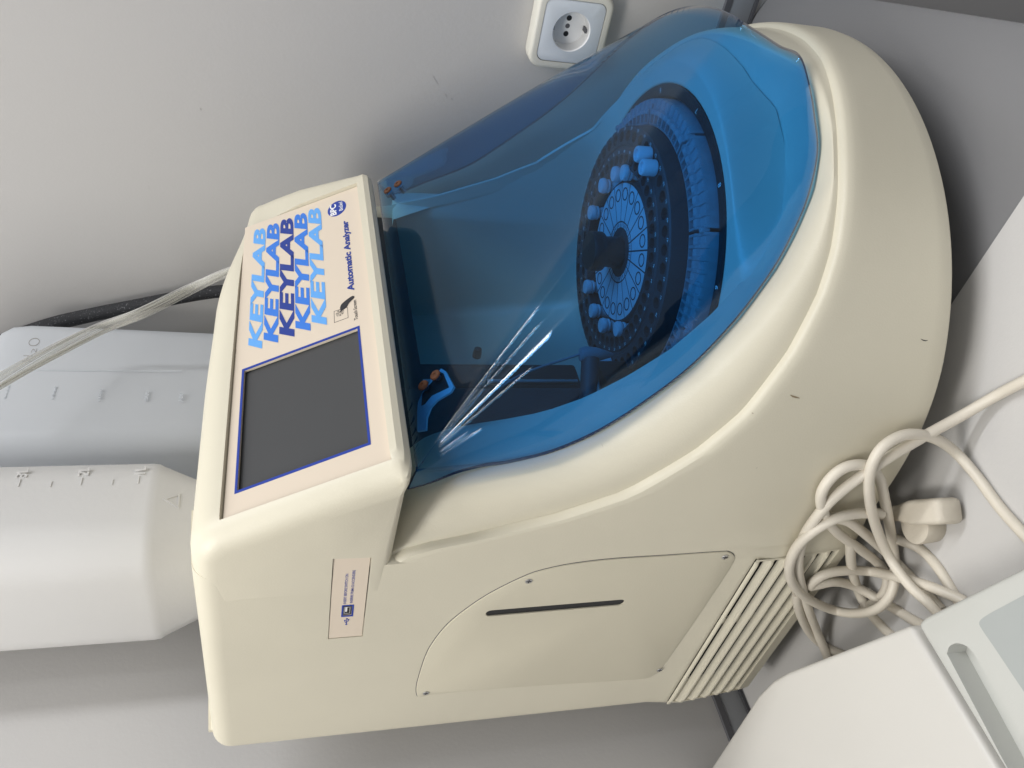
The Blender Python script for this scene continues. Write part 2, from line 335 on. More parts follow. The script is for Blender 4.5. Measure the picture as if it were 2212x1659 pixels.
def rows(x, y, nx, ny, pd, rear):
    out = []
    p = max(-10.6, min(191, pd))
    left = 1-sstep((pd-0)/30) if pd < 500 else 1
    def fl(z):
        base = -.0035*sstep((.128-z)/.022)*sstep((.45-abs(y-.52))*0+ (1 if y > .42 else 0)*1)*(1 if y > .42 else 0)
        wv = sstep((y-.394)/.028)
        base = -.0035*sstep((.1135-z)/.0125)*wv
        return base+.0065*sstep((.10-z)/.09)*max(left, wv if pd < 500 else 1)
    if rear:
        q = [(.05, .4600), (.035, .4592), (.022, .4582)]
        for i in range(9):
            a = PI/2*(1-i/8); q.append((.014*(1-math.cos(a)), .4435+.0140*math.sin(a)))
        q += [(0, .4425), (0, .440), (0, .436), (0, .43), (0, .42)]
        dn = .15*sstep((x-.50)/.08)
        q = [(a_, z_-dn) for a_, z_ in q]
        zt = .41-dn
    else:
        zg, zl, il = interp(p, Zg), interp(p, Zl), interp(p, Il)
        zl = max(zl, zg+.004); g0 = 1-sstep((pd-70)/15)
        rr_ = sstep((p-60)/60); rd = sstep((p-130)/20); q = [(max(.07, il+.03)*(1-rr_)+(il+.004)*rr_, zl-.0012-.030*rd), (max(.05, il+.015)*(1-rr_)+(il+.0025)*rr_, zl-.0006-.015*rd), (il+.008-.007*rr_, zl-.001*rr_)]
        for i in range(9):
            a = PI/2*(1-i/8); lw2 = sstep((p-140)/25); k1 = (1-math.cos(a))*(1-lw2)+(1-i/8)*lw2; k2 = math.sin(a)*(1-lw2)+(1-i/8)*lw2
            q.append((.0068-.001*(1-g0)+max(il-.0068, .001)*k1, zg+.003+(zl-zg-.003)*k2))
        g = 1-sstep((pd-70)/15)                      # the moulded ledge fades out towards the front right
        q += [(.0066-.002*(1-g), zg+.0003), (.0036-.0005*(1-g), zg-.0005), (.0022, zg-.0013), (.0009, zg-.0032), (.0002, zg-.0075)]
        zt = zg-.012
    for i in range(14):
        z = zt+(.030-zt)*(i/13); q.append((fl(z), z))
    e = fl(.03)
    q += [(e+.0012, .0235), (e+.004, .0205), (e+.012, .0195), (e+.03, .0195)]
    if pd < 15 and not rear: pass
    if pd > 500: q = [(min(i_, .0110), z) for i_, z in q]
    elif rear and y > .58: q = [(min(i_, .011+.039*max(0, .622-y)/.042), z) for i_, z in q]
    return [np.array([x+nx*i_, y+ny*i_, z]) for i_, z in q]
ST = stations()
secs = [rows(*s) for s in ST]; secs.append(secs[0])
body = loft('body_shell', secs, cream, AN, closed=False, caps=False, auto=50)
# top plate and inner wall behind the head so that the box is closed
top = mesh('top_cover', [(.300, .44, .4574), (.50, .44, .4574), (.50, .618, .4574), (.306, .618, .4574), (.36, .47, .4600), (.49, .47, .4600), (.49, .58, .4600), (.36, .58, .4600)], [[0, 1, 5, 4], [1, 2, 6, 5], [2, 3, 7, 6], [3, 0, 4, 7], [4, 5, 6, 7]], cream, AN)
mesh('rear_cover', [(.50, .43, .4570), (.50, .6255, .4570), (.585, .6255, .3075), (.585, .43, .3075), (.705, .6255, .3070), (.705, .43, .3070)], [[0, 1, 2, 3], [3, 2, 4, 5]], cream, AN)
# cut the pocket for the louvres and the slot
cut = box('cut', .25, .2935, .4275, .6270, .0330, .1006, darkm)
boolean(body, cut)
SIDE = Frame((.288, 0, 0), (0, -1, 0), (0, 0, 1))          # left side face, seen from the left
slotpoly = rrect(-.4725, 0, -.4700, 1, .001)
sa = at(1060, 1322, X=.288); sb = at(1337, 1299, X=.288)
def slot_poly(r, n=8):
    d = np.array([-(sb[1]-sa[1]), sb[2]-sa[2]]); L = np.linalg.norm(d); d /= L; nn = np.array([-d[1], d[0]]); A = np.array([-sa[1], sa[2]]); B = np.array([-sb[1], sb[2]])
    out = []
    for c0, s0 in ((B, -90), (A, 90)):
        for i in range(n+1):
            t = math.radians(s0+180*i/n); out.append(tuple(c0+d*math.cos(t)*r+nn*math.sin(t)*r))
    return out
cut = prism('cut', SIDE, slot_poly(.0036), -.0165, .006, darkm)
boolean(body, cut)
# louvres
def louvre():
    ys = list(np.linspace(.6274, .4325, 70))+[.4315, .4300, .4290, .4283, .4262]; n_ = 6; z_t, z_b = .1016, .0325; pitch = (z_t-z_b)/n_
    prof = []
    for k in range(n_):
        zt = z_t-k*pitch
        prof += [(.2843, zt), (.2834, zt-.0003), (.2827, zt-.0012), (.2826, zt-.0022), (.2832, zt-.0032), (.2846, zt-.0038)]
        prof += [('deep', zt-.0039), ('deep', zt-.0084), (.2866, zt-.0086), (.2850, zt-.0108)]
    prof.append((.2846, z_b))
    secs = []
    for y in ys:
        web = min(abs(y-W1), abs(y-W2)) < .0045 or y > W2+.001 or y < .4300
        row = []
        for a, z in prof:
            if a == 'deep': a = .2870 if web else .2926
            elif web and a > .2860: a = .2862
            if y < .4285: a = .2842
            elif y < .431: a = .2845+(a-.2845)*.6
            elif y > .6205 and a < .2846: a += (.2846-a)*sstep((y-.6205)/.005)*.7
            row.append(np.array([a+.0065*sstep((.10-z)/.09), y, z]))
        secs.append(row)
    return secs
W1 = at(1559, 1337, X=.288)[1]; W2 = at(1487, 1466, X=.288)[1]
ys_extra = None
lv = loft('vent_grille', louvre(), cream, AN, closed=False, caps=False, auto=25)
loft('grille_gap_shade', [[np.array([(.2884 if z > .0331 and z < .1004 else .2935)+.0065*sstep((.10-z)/.09)*(1 if z > .0331 else 0), y, z]) for z in (.0331, .0332, .045, .055, .065, .075, .085, .095, .1003, .1005)] for y in (.4292, .6268)], blackm, lv, closed=False, caps=False)  # black sheet that paints the dark gaps between the ribs
lv.data.materials.append(blackm)
for p_ in lv.data.polygons:
    c_ = p_.center
    if c_.x-.0065*sstep((.10-c_.z)/.09) > .2885: p_.material_index = 1  # deep faces blackened to stand for the shade under each rib
# access plate on the left side
pp = [(900, 1497), (900, 1480), (905, 1460), (916, 1425), (930, 1395), (960, 1355), (1000, 1320), (1060, 1280), (1140, 1241), (1195, 1225), (1250, 1215), (1330, 1206), (1440, 1199), (1555, 1191), (1575, 1192), (1585, 1200), (1582, 1214), (1560, 1250), (1480, 1368), (1425, 1445), (1412, 1456), (1392, 1464), (1330, 1469), (1150, 1480), (1000, 1492), (930, 1499), (906, 1504)]
poly = [(-p[1], p[2]) for p in (at(*q, X=.288) for q in pp)]
pl = [np.array(p) for p in poly]; poly = [tuple(p) for p in catmull(pl, 4, True)]
plate = prism('access_plate', SIDE, poly, -.0008, .0010, creamdk, AN, smooth=True)
bevel(plate, .0005, 2, 40)
cut = prism('cut', SIDE, slot_poly(.0036), -.02, .01, darkm); boolean(plate, cut)
prism('slot_shade', SIDE, slot_poly(.00355), -.0160, .00022, blackm, plate)  # black strip standing in for the darkness inside the slot
sg_ = prism('shadow_gap', SIDE, [tuple(np.array(p)+(np.array(p)-np.mean(poly, axis=0))/np.linalg.norm(np.array(p)-np.mean(poly, axis=0))*.0006) for p in poly], -.0007, .00012, darkm, plate)
cut = prism('cut', SIDE, slot_poly(.0037), -.02, .01, darkm); boolean(sg_, cut)
for q in ((920, 1497), (1142, 1255), (1566, 1203), (1425, 1447)):
    p = at(*q, X=.287); a, b = -p[1], p[2]
    sc = prism('screw', SIDE, disc(a, b, .0024, 20), .0011, .0015, metalm, plate); bevel(sc, .0003, 2)
    x1 = prism('x', SIDE, [(a-.0016, b-.0003), (a+.0016, b-.0003), (a+.0016, b+.0003), (a-.0016, b+.0003)], .00151, .0016, inkm)
    x2 = prism('x', SIDE, [(a-.0003, b-.0016), (a+.0003, b-.0016), (a+.0003, b+.0016), (a-.0003, b+.0016)], .00153, .00162, inkm)
    j = join('cross_slot', [x1, x2]); j.parent = plate
# ---- inner deck: flat round the rotor, swept up to the flanks and the back
RC = np.array([.535, .353]); DK = .123
def bnd(th):
    d = np.array([math.cos(th), math.sin(th)]); t = .10
    while t < .4:
        p = RC+d*t
        if p[1] > BC[1]: ins = BR-abs(p[0]-BC[0])
        else: ins = BR-np.linalg.norm(p-BC)
        pd = pdeg(p)
        lm_ = sstep((pd-60)/60); lim = .064*(1-lm_)+(interp(max(-5, min(191, pd)), Il)+.002)*lm_
        if ins < lim or p[1] > .548: return p, t, pd
        t += .0005
def pdeg(p):
    if p[1] <= BC[1]: return (math.degrees(math.atan2(p[1]-BC[1], p[0]-BC[0])) % 360)-180
    return -(p[1]-BC[1])/BR*57.3 if p[0] < BC[0] else 180+(p[1]-BC[1])/BR*57.3
secs = []
for i in range(181):
    th = 2*PI*i/180; p, tb, pd = bnd(th)
    back = p[1] > .5475
    zb = .352 if back else interp(max(-10.6, min(191, pd)), Zl)-.0012+.0012*sstep((pd-70)/20)
    if back or pd < -10 or pd > 191: t0, zb = .16, .352
    elif pd < 30: t0 = .93
    elif pd < 60: t0 = .93-.5*sstep((pd-30)/30)
    elif pd < 110: t0 = .43
    else: t0 = .43-.28*sstep((pd-110)/50)
    if (p[0] < .46 and p[1] > .40): t0 = max(t0, .80)
    dr = np.array([math.cos(th), math.sin(th)]); r0 = .1315; row = [np.array([*(RC+dr*r0), DK-.007]), np.array([*(RC+dr*r0), DK-.0012]), np.array([*(RC+dr*(r0+.0008)), DK])]
    for k in range(1, 25):
        t = k/24; r = r0+.001+(tb+.002-r0-.001)*t; u_ = (t-t0)/(1-t0)
        u_ = max(0, u_)
        wr_ = sstep((pd-60)/40) if not back else 1; z = DK+(zb-DK)*((u_*u_*(3-2*u_))*(1-wr_)+wr_*u_**1.7)
        row.append(np.array([*(RC+dr*r), z]))
    secs.append(row)
deck = loft('inner_deck', secs, cream, AN, closed=False, caps=False, auto=60)
# ---- head with the display
P0 = np.array([0, .334, .351]); SL = np.array([0, .049, .087]); SL = SL/np.linalg.norm(SL)
PAN = Frame(P0, (1, 0, 0), SL)
hp = [(.470, .3455), (.40, .3440), (.352, .3422), (.343, .3406), (.3360, .3404), (.3312, .3418), (.3284, .3450), (.3284, .3488), (.3310, .3528), (.3400, .3690), (.3550, .3955), (.3700, .4222), (.3790, .4380), (.3818, .4435), (.3850, .4482), (.3895, .4522), (.3950, .4550), (.4020, .4568), (.42, .4572), (.445, .4535), (.470, .4470)]
hn = []
for i, p in enumerate(hp):
    a = np.array(hp[max(0, i-1)]); b = np.array(hp[min(len(hp)-1, i+1)]); d = b-a; d /= np.linalg.norm(d); hn.append(np.array([d[1], -d[0]]))
secs = []
ts = [0, .002, .006, .012, .02, .03, .042, .056, .07, .09]+list(np.linspace(.12, .86, 24))+[.88, .90, .92, .94, .955, .968, .979, .987, .993, .997, 1.0]
for t in ts:
    L = .32; dl = t*L; drr = (1-t)*L
    def rnd(dist, r): return 0 if dist >= r else r-math.sqrt(max(0, r*r-(r-dist)**2))
    row = []
    for (y, z), n in zip(hp, hn):
        xr = .597+(z-.344)/(.438-.344)*.0335
        X = .2868+t*(xr-.2868)
        o = max(rnd(dl, .0165), rnd(drr, .012)); oz = max(rnd(dl, .0145), rnd(drr, .012))
        kz = max(0, min(1, (z-.3408)/.012)); oz *= .25+.75*kz; o *= .8+.2*kz
        yy, zz = y+n[0]*o, z+n[1]*oz
        if y > .40: yy = y
        yy = yy if n[0] <= 0 or True else yy
        droop = .002*sstep((t-.35)/.3)+.019*sstep((t-.62)/.38)
        zz -= droop*max(0, (z-.40)/.057)
        if t < .05: X += max(0, (y-.360))*.0150*(1-t/.05)
        row.append(np.array([X, yy, zz]))
    secs.append(row)
# fix the direction of the rounding (towards the inside of the section)
head = loft('head_housing', secs, cream, AN, closed=True, caps=True, auto=50)
cp = [(.2995, -.0006), (.5822, -.0006), (.5902, .0998), (.3005, .0998)]
cp = [(.2972, -.0006), (.5815, .0008), (.5897, .0985), (.3003, .1008)]
cut = prism('cut', PAN, cp, -.0005, .012, cream); boolean(head, cut)
si = [(.3164, .0121), (.4148, .0121), (.4178, .0918), (.3184, .0922)]
so_ = [(.3145, .0106), (.4168, .0106), (.4200, .0934), (.3166, .0938)]
cut = prism('cut', PAN, [(.3155, .0113), (.4158, .0113), (.4189, .0926), (.3175, .0930)], -.003, .012, cream); boolean(head, cut)
pa = [(.2979, .0002), (.5808, .0014), (.5889, .0978), (.3010, .1000)]
panel = prism('display_panel', PAN, pa, -.0004, .0010, labelm, AN, hole=[(a, b) for a, b in si])
prism('screen', PAN, [(.3150, .0110), (.4162, .0110), (.4192, .0930), (.3170, .0934)], -.0029, -.0016, screenm, panel)
prism('screen_border', PAN, so_, .00102, .00118, b_line, panel, hole=si)
cols = [b_light, b_mid, b_dark, b_mid, b_light]
for k in range(5):
    b0 = (.0794, .0677, .0559, .0443, .0327)[k]; b1 = (.0898, .0785, .0670, .0552, .0435)[k]; a0 = .4328-.0006*k
    text('lettering', 'KEYLAB', PAN, a0, b0, a0+.1465-.0003*k, b1, .0012, cols[k], panel, offset=.042, shear=.30, space=1.03)
text('lettering', 'Automatic Analyzer', PAN, .4548, .0102, .5408, .0166, .0012, b_dark, panel, offset=.038, shear=.12, space=1.0)
text('lettering', 'Touch Screen', PAN, .4236, .0112, .4440, .0137, .0012, inkm, panel, offset=.004, shear=.1, space=.95)
prism('logo_disc', PAN, disc(.5617, .0196, .0098, 48, .0076), .0010, .00118, b_line, panel)
text('lettering', 'BPC', PAN, .5535, .0200, .5690, .0252, .0013, whitep, panel, offset=.035, shear=.15)
text('lettering', '+', PAN, .5688, .0238, .5706, .0256, .0013, whitep, panel, offset=.02)
text('lettering', 'BioSed', PAN, .5560, .0147, .5684, .0179, .0013, whitep, panel, offset=.01, shear=.15)
# touch icon: square outline, ripples, pointing hand
sq = [(.4290, .0177), (.4400, .0177), (.4412, .0273), (.4295, .0276)]
def inner(poly, d):
    c = np.mean(poly, axis=0); return [tuple(c+(np.array(p)-c)*(1-d)) for p in poly]
i1 = prism('i', PAN, sq, .0010, .00118, inkm, hole=inner(sq, .035))
parts = [i1]
for r in (.0012, .0020, .0028):
    for s in range(7):
        a0 = s*2*PI/7+.2; seg = [(.4372+r*1.1*math.cos(a0+t), .0232+r*math.sin(a0+t)) for t in np.linspace(0, .6, 5)]
        seg2 = [(.4372+(r*1.1-.00022)*math.cos(a0+t), .0232+(r-.00022)*math.sin(a0+t)) for t in np.linspace(.6, 0, 5)]
        parts.append(prism('i', PAN, seg+seg2, .0010, .00118, inkm))
hand = [(.4374, .0234), (.4383, .0229), (.4392, .0224), (.4400, .0226), (.4418, .0228), (.4440, .0222), (.4455, .0212), (.4470, .0190), (.4485, .0160), (.4492, .0135), (.4478, .0122), (.4462, .0128), (.4445, .0150), (.4428, .0168), (.4410, .0176), (.4398, .0187), (.4392, .0200), (.4388, .0212), (.4379, .0222), (.4372, .0229)]
hand = [tuple(p) for p in catmull([np.array(p) for p in hand], 3, True)]
parts.append(prism('i', PAN, hand, .00119, .0013, inkm))
join('touch_icon', parts, panel)
# ---- usb label on the side
UF = Frame((.2877, 0, 0), (0, -1, 0), (0, 0, 1))
la = [(-.4902, .3585), (-.4052, .3585), (-.4046, .3793), (-.4904, .3793)]
cut = prism('cut', SIDE, [(a+(.0005 if a > -.45 else -.0005), b+(.0005 if b > .37 else -.0005)) for a, b in la], -.0012, .01, cream); cut2 = cut.copy(); C.objects.link(cut2); boolean(body, cut); boolean(head, cut2)
# the head's rear skirt overlaps the same area: cut it too
usb = prism('port_label', SIDE, la, -.0013, -.0003, labelm, AN, hole=[(-.4650, .3664), (-.4545, .3664), (-.4545, .3716), (-.4650, .3716)])
lab = usb
prism('port_border', SIDE, [(-.4664, .3653), (-.4534, .3653), (-.4534, .3726), (-.4664, .3726)], -.00028, -.00012, b_line, usb, hole=[(-.4650, .3664), (-.4545, .3664), (-.4545, .3716), (-.4650, .3716)])
prism('port_liner', SIDE, [(-.4652, .3662), (-.4543, .3662), (-.4543, .3718), (-.4652, .3718)], -.00125, -.0010, blackm, usb)
prism('port_shell', SIDE, [(-.4635, .3672), (-.4560, .3672), (-.4560, .3712), (-.4635, .3712)], -.0010, -.0005, metalm, usb, hole=[(-.4628, .3678), (-.4567, .3678), (-.4567, .3706), (-.4628, .3706)])
prism('contact', SIDE, [(-.4612, .3692), (-.4562, .3692), (-.4562, .3704), (-.4612, .3704)], -.0010, -.0004, whitem, usb)
text('lettering', 'INSERT BEFORE SWITCH ON', SIDE, -.4518, .3702, -.4206, .3719, -.0002, b_line, usb, offset=.006, space=.95)
text('lettering', 'INSERIRE PRIMA DI ACCENDERE', SIDE, -.4516, .3663, -.4172, .3680, -.0002, b_line, usb, offset=.006, space=.95)
u = []
def bar(a0, b0, a1, b1, w_, h0=-.00028, h1=-.0001):
    d = np.array([a1-a0, b1-b0]); d = d/np.linalg.norm(d)*w_/2; n = np.array([-d[1], d[0]])
    return prism('u', SIDE, [(a0-n[0], b0-n[1]), (a1-n[0], b1-n[1]), (a1+n[0], b1+n[1]), (a0+n[0], b0+n[1])], h0, h1, b_line)
u += [bar(-.4752, .3690, -.4688, .3690, .0004), prism('u', SIDE, disc(-.4752, .3690, .0006, 14), -.0003, -.00008, b_line),
      bar(-.4736, .3690, -.4722, .3701, .0003, h1=-.00012), bar(-.4722, .3701, -.4706, .3701, .0003, h1=-.00009), bar(-.4730, .3690, -.4716, .3679, .0003, h1=-.00014), bar(-.4716, .3679, -.4702, .3679, .0003, h1=-.00011),
      prism('u', SIDE, disc(-.4706, .3701, .0005, 12), -.0003, -.00006, b_line), prism('u', SIDE, [(-.4704, .3674), (-.4695, .3674), (-.4695, .3684), (-.4704, .3684)], -.0003, -.00005, b_line),
      prism('u', SIDE, [(-.4690, .3696), (-.4680, .3690), (-.4690, .3684)], -.0003, -.00004, b_line)]
join('usb_symbol', u, usb)
# ---- rotor
ring = lathe('rotor_well', [(.132, -.016), (.132, -.010), (.1315, -.0095), (.1310, -.0003), (.1302, 0), (.1225, 0), (.1220, -.0004), (.1220, -.018), (.090, -.018)], (RC[0], RC[1], DK), blackm, AN, n=96, cap=False)
def numtext(body, ang, r, z, size, material, lean=0):
    """number lying on the ring, read from outside"""
    me, x0, x1, y0, y1 = text_mesh(body, 1, .0)
    s = size/(y1-y0); fr = Frame((RC[0]+r*math.cos(ang), RC[1]+r*math.sin(ang), z), (-math.sin(ang), math.cos(ang), 0), (-math.cos(ang), -math.sin(ang), 0))
    for v in me.vertices: v.co = Vector(fr.p((v.co.x-(x0+x1)/2)*s, (v.co.y-(y0+y1)/2)*s, 0))
    me.materials.clear(); return link('n', me, material)
nm = []
def angof(q, z): p = at(*q, Z=z); return math.atan2(p[1]-RC[1], p[0]-RC[0])
A9 = angof((1535, 615), DK); A8 = angof((1546, 408), DK); stp = A8-A9
for k in range(1, 11): nm.append(numtext(str(k), A9+(9-k)*stp, .1262, DK+.0003, .0042, whitep))
for o_n in nm: o_n.name = 'number'; o_n.parent = ring; o_n.matrix_parent_inverse = Matrix()
for k in range(10):
    a0 = A9-.5*abs(2*PI/10)+k*2*PI/10; gap = .012; n_ = 16
    a_s, a_e = a0+gap, a0+2*PI/10-gap; seq = [(a_s, 0), (a_s+.006, 0)]; wd_ = (a_e-a_s-.012)/8
    for j in range(8):
        b_ = a_s+.006+wd_*j; seq += [(b_+.010, 0), (b_+.014, 1), (b_+wd_-.014, 1), (b_+wd_-.010, 0)]
    seq += [(a_e-.006, 0), (a_e, 0)]
    prof = [(.0998, .1105), (.0995, .1335), (.1003, .1343), (.1016, .1345), (.1022, 'w'), (.1072, 'w'), (.1080, .1348), (.1112, .1348), (.1122, .1326), (.1165, .1322), (.1188, .1320), (.1200, .1295), (.1205, .1130)]
    secs = []
    for a, lo in seq:
        secs.append([np.array([RC[0]+rr_*math.cos(a), RC[1]+rr_*math.sin(a), (.1250 if lo else .1345) if zz_ == 'w' else (zz_-(.0012 if lo and rr_ > .111 else 0))]) for rr_, zz_ in prof])
    sg = loft('cuvette_strip', secs, cuvm, ring, closed=True, caps=True, auto=25)
    am = a0
    cl = Frame((RC[0]+.1165*math.cos(am), RC[1]+.1165*math.sin(am), .128), (math.cos(am), math.sin(am), 0), (-math.sin(am), math.cos(am), 0))
    lathe('clip', [(.0010, 0), (.0026, 0), (.0026, .0052), (.0018, .0062), (.0004, .0064)], None, cuvm, ring, n=16, axis=cl)
# carousel with two rings of sample holes
car = lathe('sample_carousel', [(.066, .118), (.066, .1490), (.0672, .1500), (.080, .1492), (.0808, .1480), (.0832, .1476), (.0840, .1484), (.0970, .1478), (.0982, .1466), (.0990, .138), (.1000, .1180)], (RC[0], RC[1], 0), blackmm, AN, n=132, cap=False)
bm = bmesh.new(); bm.from_mesh(car.data)          # close underside
bm.to_mesh(car.data); bm.free()
sv = [(.1000, .118), (.066, .118)]
under = lathe('u', sv, (RC[0], RC[1], 0), blackmm, None, n=132, cap=False)
bm = bmesh.new(); bm.from_mesh(car.data); bm.from_mesh(under.data); bmesh.ops.remove_doubles(bm, verts=bm.verts, dist=1e-5); bmesh.ops.recalc_face_normals(bm, faces=bm.faces); bm.to_mesh(car.data); bm.free(); bpy.data.objects.remove(under)
NH = 44; hA = angof((1440, 540), .1476)
cv = []; cf = []
for rr_, off in ((.0905, 0), (.0728, .5)):
    for k in range(NH):
        a = hA+(k+off)*2*PI/NH; cx, cy = RC[0]+rr_*math.cos(a), RC[1]+rr_*math.sin(a); b0 = len(cv); rh = .0044 if off == 0 else .0041
        for z in (.128, .158):
            for j in range(12): cv.append((cx+rh*math.cos(j*PI/6), cy+rh*math.sin(j*PI/6), z))
        cf += [[b0+j for j in range(12)][::-1], [b0+12+j for j in range(12)]]+[[b0+j, b0+(j+1) % 12, b0+12+(j+1) % 12, b0+12+j] for j in range(12)]
cut = mesh('cut', cv, cf, blackmm, smooth=False); boolean(car, cut)
lathe('hole_floor', [(.067, .1290), (.0975, .1290)], (RC[0], RC[1], 0), holem, car, n=64, cap=False)
nm = []
for k in range(NH):
    a = hA+(k+.5)*2*PI/NH
    nm.append(numtext(str((2*k+47-1) % 88+1), a-.5*2*PI/NH*1.0+.5*2*PI/NH, .0962, .1484, .0024, whitep))
    nm.append(numtext(str((2*k+50-1) % 88+1), hA+(k+1.0)*2*PI/NH, .0786, .1496, .0022, whitep))
join('hole_numbers', nm, car)
# centre disc with printed sectors
cd = lathe('label_disc', [(.0005, .1385), (.0580, .1385), (.0585, .1400), (.0582, .1425), (.0560, .1450), (.0005, .1450)], (RC[0], RC[1], 0), blackmm, AN, n=96, cap=False)
NS = 20; lw_ = .00062
for k in range(NS):
    pass
HF = Frame((RC[0], RC[1], .1452), (1, 0, 0), (0, 1, 0)); secp = []
for k in range(NS):
    a0, a1 = k*2*PI/NS, (k+1)*2*PI/NS; arc = [(.0548, t) for t in np.linspace(a0+lw_/.055, a1-lw_/.055, 6)]+[(.0250, t) for t in np.linspace(a1-lw_/.025, a0+lw_/.025, 4)]
    secp.append(prism('s', HF, [(r*math.cos(t), r*math.sin(t)) for r, t in arc], -.0003, 0, capm))
    arc = [(.0238, t) for t in np.linspace(a0+lw_/.024, a1-lw_/.024, 3)]+[(.0200, t) for t in np.linspace(a1-lw_/.02, a0+lw_/.02, 3)]
    secp.append(prism('s', HF, [(r*math.cos(t), r*math.sin(t)) for r, t in arc], -.0003, 0, capm))
join('printed_sectors', secp, cd)
cir = []
for k in range(NS):
    a = (k+.5)*2*PI/NS; c0 = (.0462*math.cos(a), .0462*math.sin(a))
    cir.append(prism('c', HF, disc(*c0, .0052, 24), .0001, .0003, inkm, hole=disc(*c0, .0043, 24)))
    me, x0, x1, y0, y1 = text_mesh(str(k+1), 1)
    s = .0024/(y1-y0); fr = Frame((RC[0]+.0219*math.cos(a), RC[1]+.0219*math.sin(a), .14535), (-math.sin(a), math.cos(a), 0), (-math.cos(a), -math.sin(a), 0))
    for v in me.vertices: v.co = Vector(fr.p((v.co.x-(x0+x1)/2)*s, (v.co.y-(y0+y1)/2)*s, 0))
    me.materials.clear(); cir.append(link('n', me, inkm))
join('printed_circles', cir, cd)
knob = lathe('carousel_knob', [(.0130, .1452), (.0125, .1465), (.0122, .1590), (.0126, .1600), (.0152, .1606), (.0158, .1618), (.0160, .1700), (.0152, .1712), (.0005, .1716)], (RC[0], RC[1], 0), blackm, AN, n=48, cap=False)
# ---- arm modules in the dark bay on the left under the lid
box('arm_tower', .346, .497, .440, .50, .172, .34, blackm, AN, bev=.003)
box('bay_block', .350, .462, .405, .47, DK+.0008, .171, blackm, AN, bev=.002)
box('syringe_block', .368, .44, .412, .4395, .18, .33, blackmm, AN, bev=.004)
box('hood_shade', .34, .685, .425, .432, .306, .3440, blackm, AN)  # black sheet added to stand for the dark space under the head
tube('probe_arm', [(.400, .425, .192), (.425, .405, .188), (.448, .392, .184)], .0072, blackmm, AN, n=20, flat=.8)
probe = lathe('probe_head', [(.0005, -.020), (.002, -.018), (.0055, -.006), (.0065, .003), (.005, .007), (.0005, .008)], (.452, .391, .184), cuvm, AN, n=24, cap=False)
box('guide_block', .455, .480, .428, .4395, .255, .285, blackmm, AN, bev=.002)
box('guide_block', .400, .420, .428, .4395, .186, .210, blackmm, AN, bev=.002)
tube('guide_rod', [(.470, .436, .32), (.470, .436, .178)], .0022, metalm, AN, n=12)
tube('guide_rod', [(.372, .400, .19), (.450, .400, .178)], .0018, metalm, AN, n=12)
tube('sample_line', catmull([np.array(p) for p in ((.452, .391, .192), (.445, .405, .235), (.425, .418, .28), (.43, .42, .325))], 6), .0010, cuvm, AN, n=8)
lathe('bolt', [(.0005, 0), (.0030, 0), (.0030, .002), (.0005, .0024)], None, metalm, AN, n=6, axis=Frame((.392, .4045, .150), (1, 0, 0), (0, 0, 1)))
box('tube_clamp', .405, .416, .395, .4045, .150, .162, cuvm, AN, bev=.001)
box('rail', .366, .368, .4105, .4115, .20, .33, metalm, AN)
lathe('sensor', [(.0005, 0), (.0036, 0), (.0036, .004), (.003, .008), (.0005, .009)], None, blackm, AN, n=24, axis=Frame((.505, .440, .255), (1, 0, 0), (0, 0, 1)))
# ---- lid
RimL = []
for p_, z_, i_ in [(3.6, .3370, .0175), (3.3, .330, .0205), (3.0, .320, .025), (3.8, .3060, .0290), (5, .290, .030), (5.6, .277, .030), (8, .251, .030), (12.3, .225, .030), (18.3, .199, .030), (25.5, .172, .030), (34.5, .146, .0295), (44, .1225, .029), (50, .111, .027), (57, .0995, .0235), (65, .0915, .017), (72, .089, .0125), (79, .0875, .0065), (84.5, .0885, .001), (86.5, .099, .0), (89, .108, -.002), (91.5, .1150, -.0035), (93.5, .119, -.0045), (97, .1200, -.0045), (110, .122, -.004), (130, .128, -.003), (150, .142, -.003), (165, .17, -.004), (180, .225, -.005), (187, .275, -.002), (191, .31, .004)]:
    RimL.append((p_, z_, i_))
def rimpt(p_, z_, i_):
    if p_ < 0: return np.array([BC[0]-BR+i_, BC[1]-p_/57.3*BR, z_])
    if p_ > 180: return np.array([BC[0]+BR-i_, BC[1]+(p_-180)/57.3*BR, z_])
    a = math.radians(180+p_); r = BR-i_; return np.array([BC[0]+r*math.cos(a), BC[1]+r*math.sin(a), z_])
dense = catmull([np.array([p_, z_, i_]) for p_, z_, i_ in RimL], 9)
TL = np.array([.312, .3600, .3340]); TRt = np.array([.645, .3640, .3310])
secs = []
for q in dense:
    Lp = rimpt(*q)+np.array([0, 0, .0015]); p_ = q[0]
    u_ = .012*sstep((p_+6)/60)+.976*sstep((p_-92)/36)+.012*sstep((p_-110)/80)
    T = TL+(TRt-TL)*u_
    row = []
    out = (Lp+T)/2-np.array([.50, .47, .10]); out /= np.linalg.norm(out)
    dist = np.linalg.norm(Lp-T)
    bl = (.016-.013*sstep((p_-88)/20))*sstep(dist/.25)*1.0
    bl = bl*(1-.92*math.exp(-((p_-112)/20)**2))
    for k in range(29):
        t = k/28; row.append(T+(Lp-T)*t+out*bl*4*t*(1-t)*(.75+.5*t))
    secs.append(row)
lid = loft('lid', secs, None, AN, closed=False, caps=False, auto=0)
lid.data.materials.clear(); lid.data.materials.append(lidm); lid.data.materials.append(lidedge)
sd_ = lid.modifiers.new('s', 'SOLIDIFY'); sd_.thickness = .0019; sd_.offset = -1; sd_.material_offset_rim = 1; sd_.use_even_offset = False
dg = bpy.context.evaluated_depsgraph_get(); me = bpy.data.meshes.new_from_object(lid.evaluated_get(dg)); lid.modifiers.clear(); lid.data = me
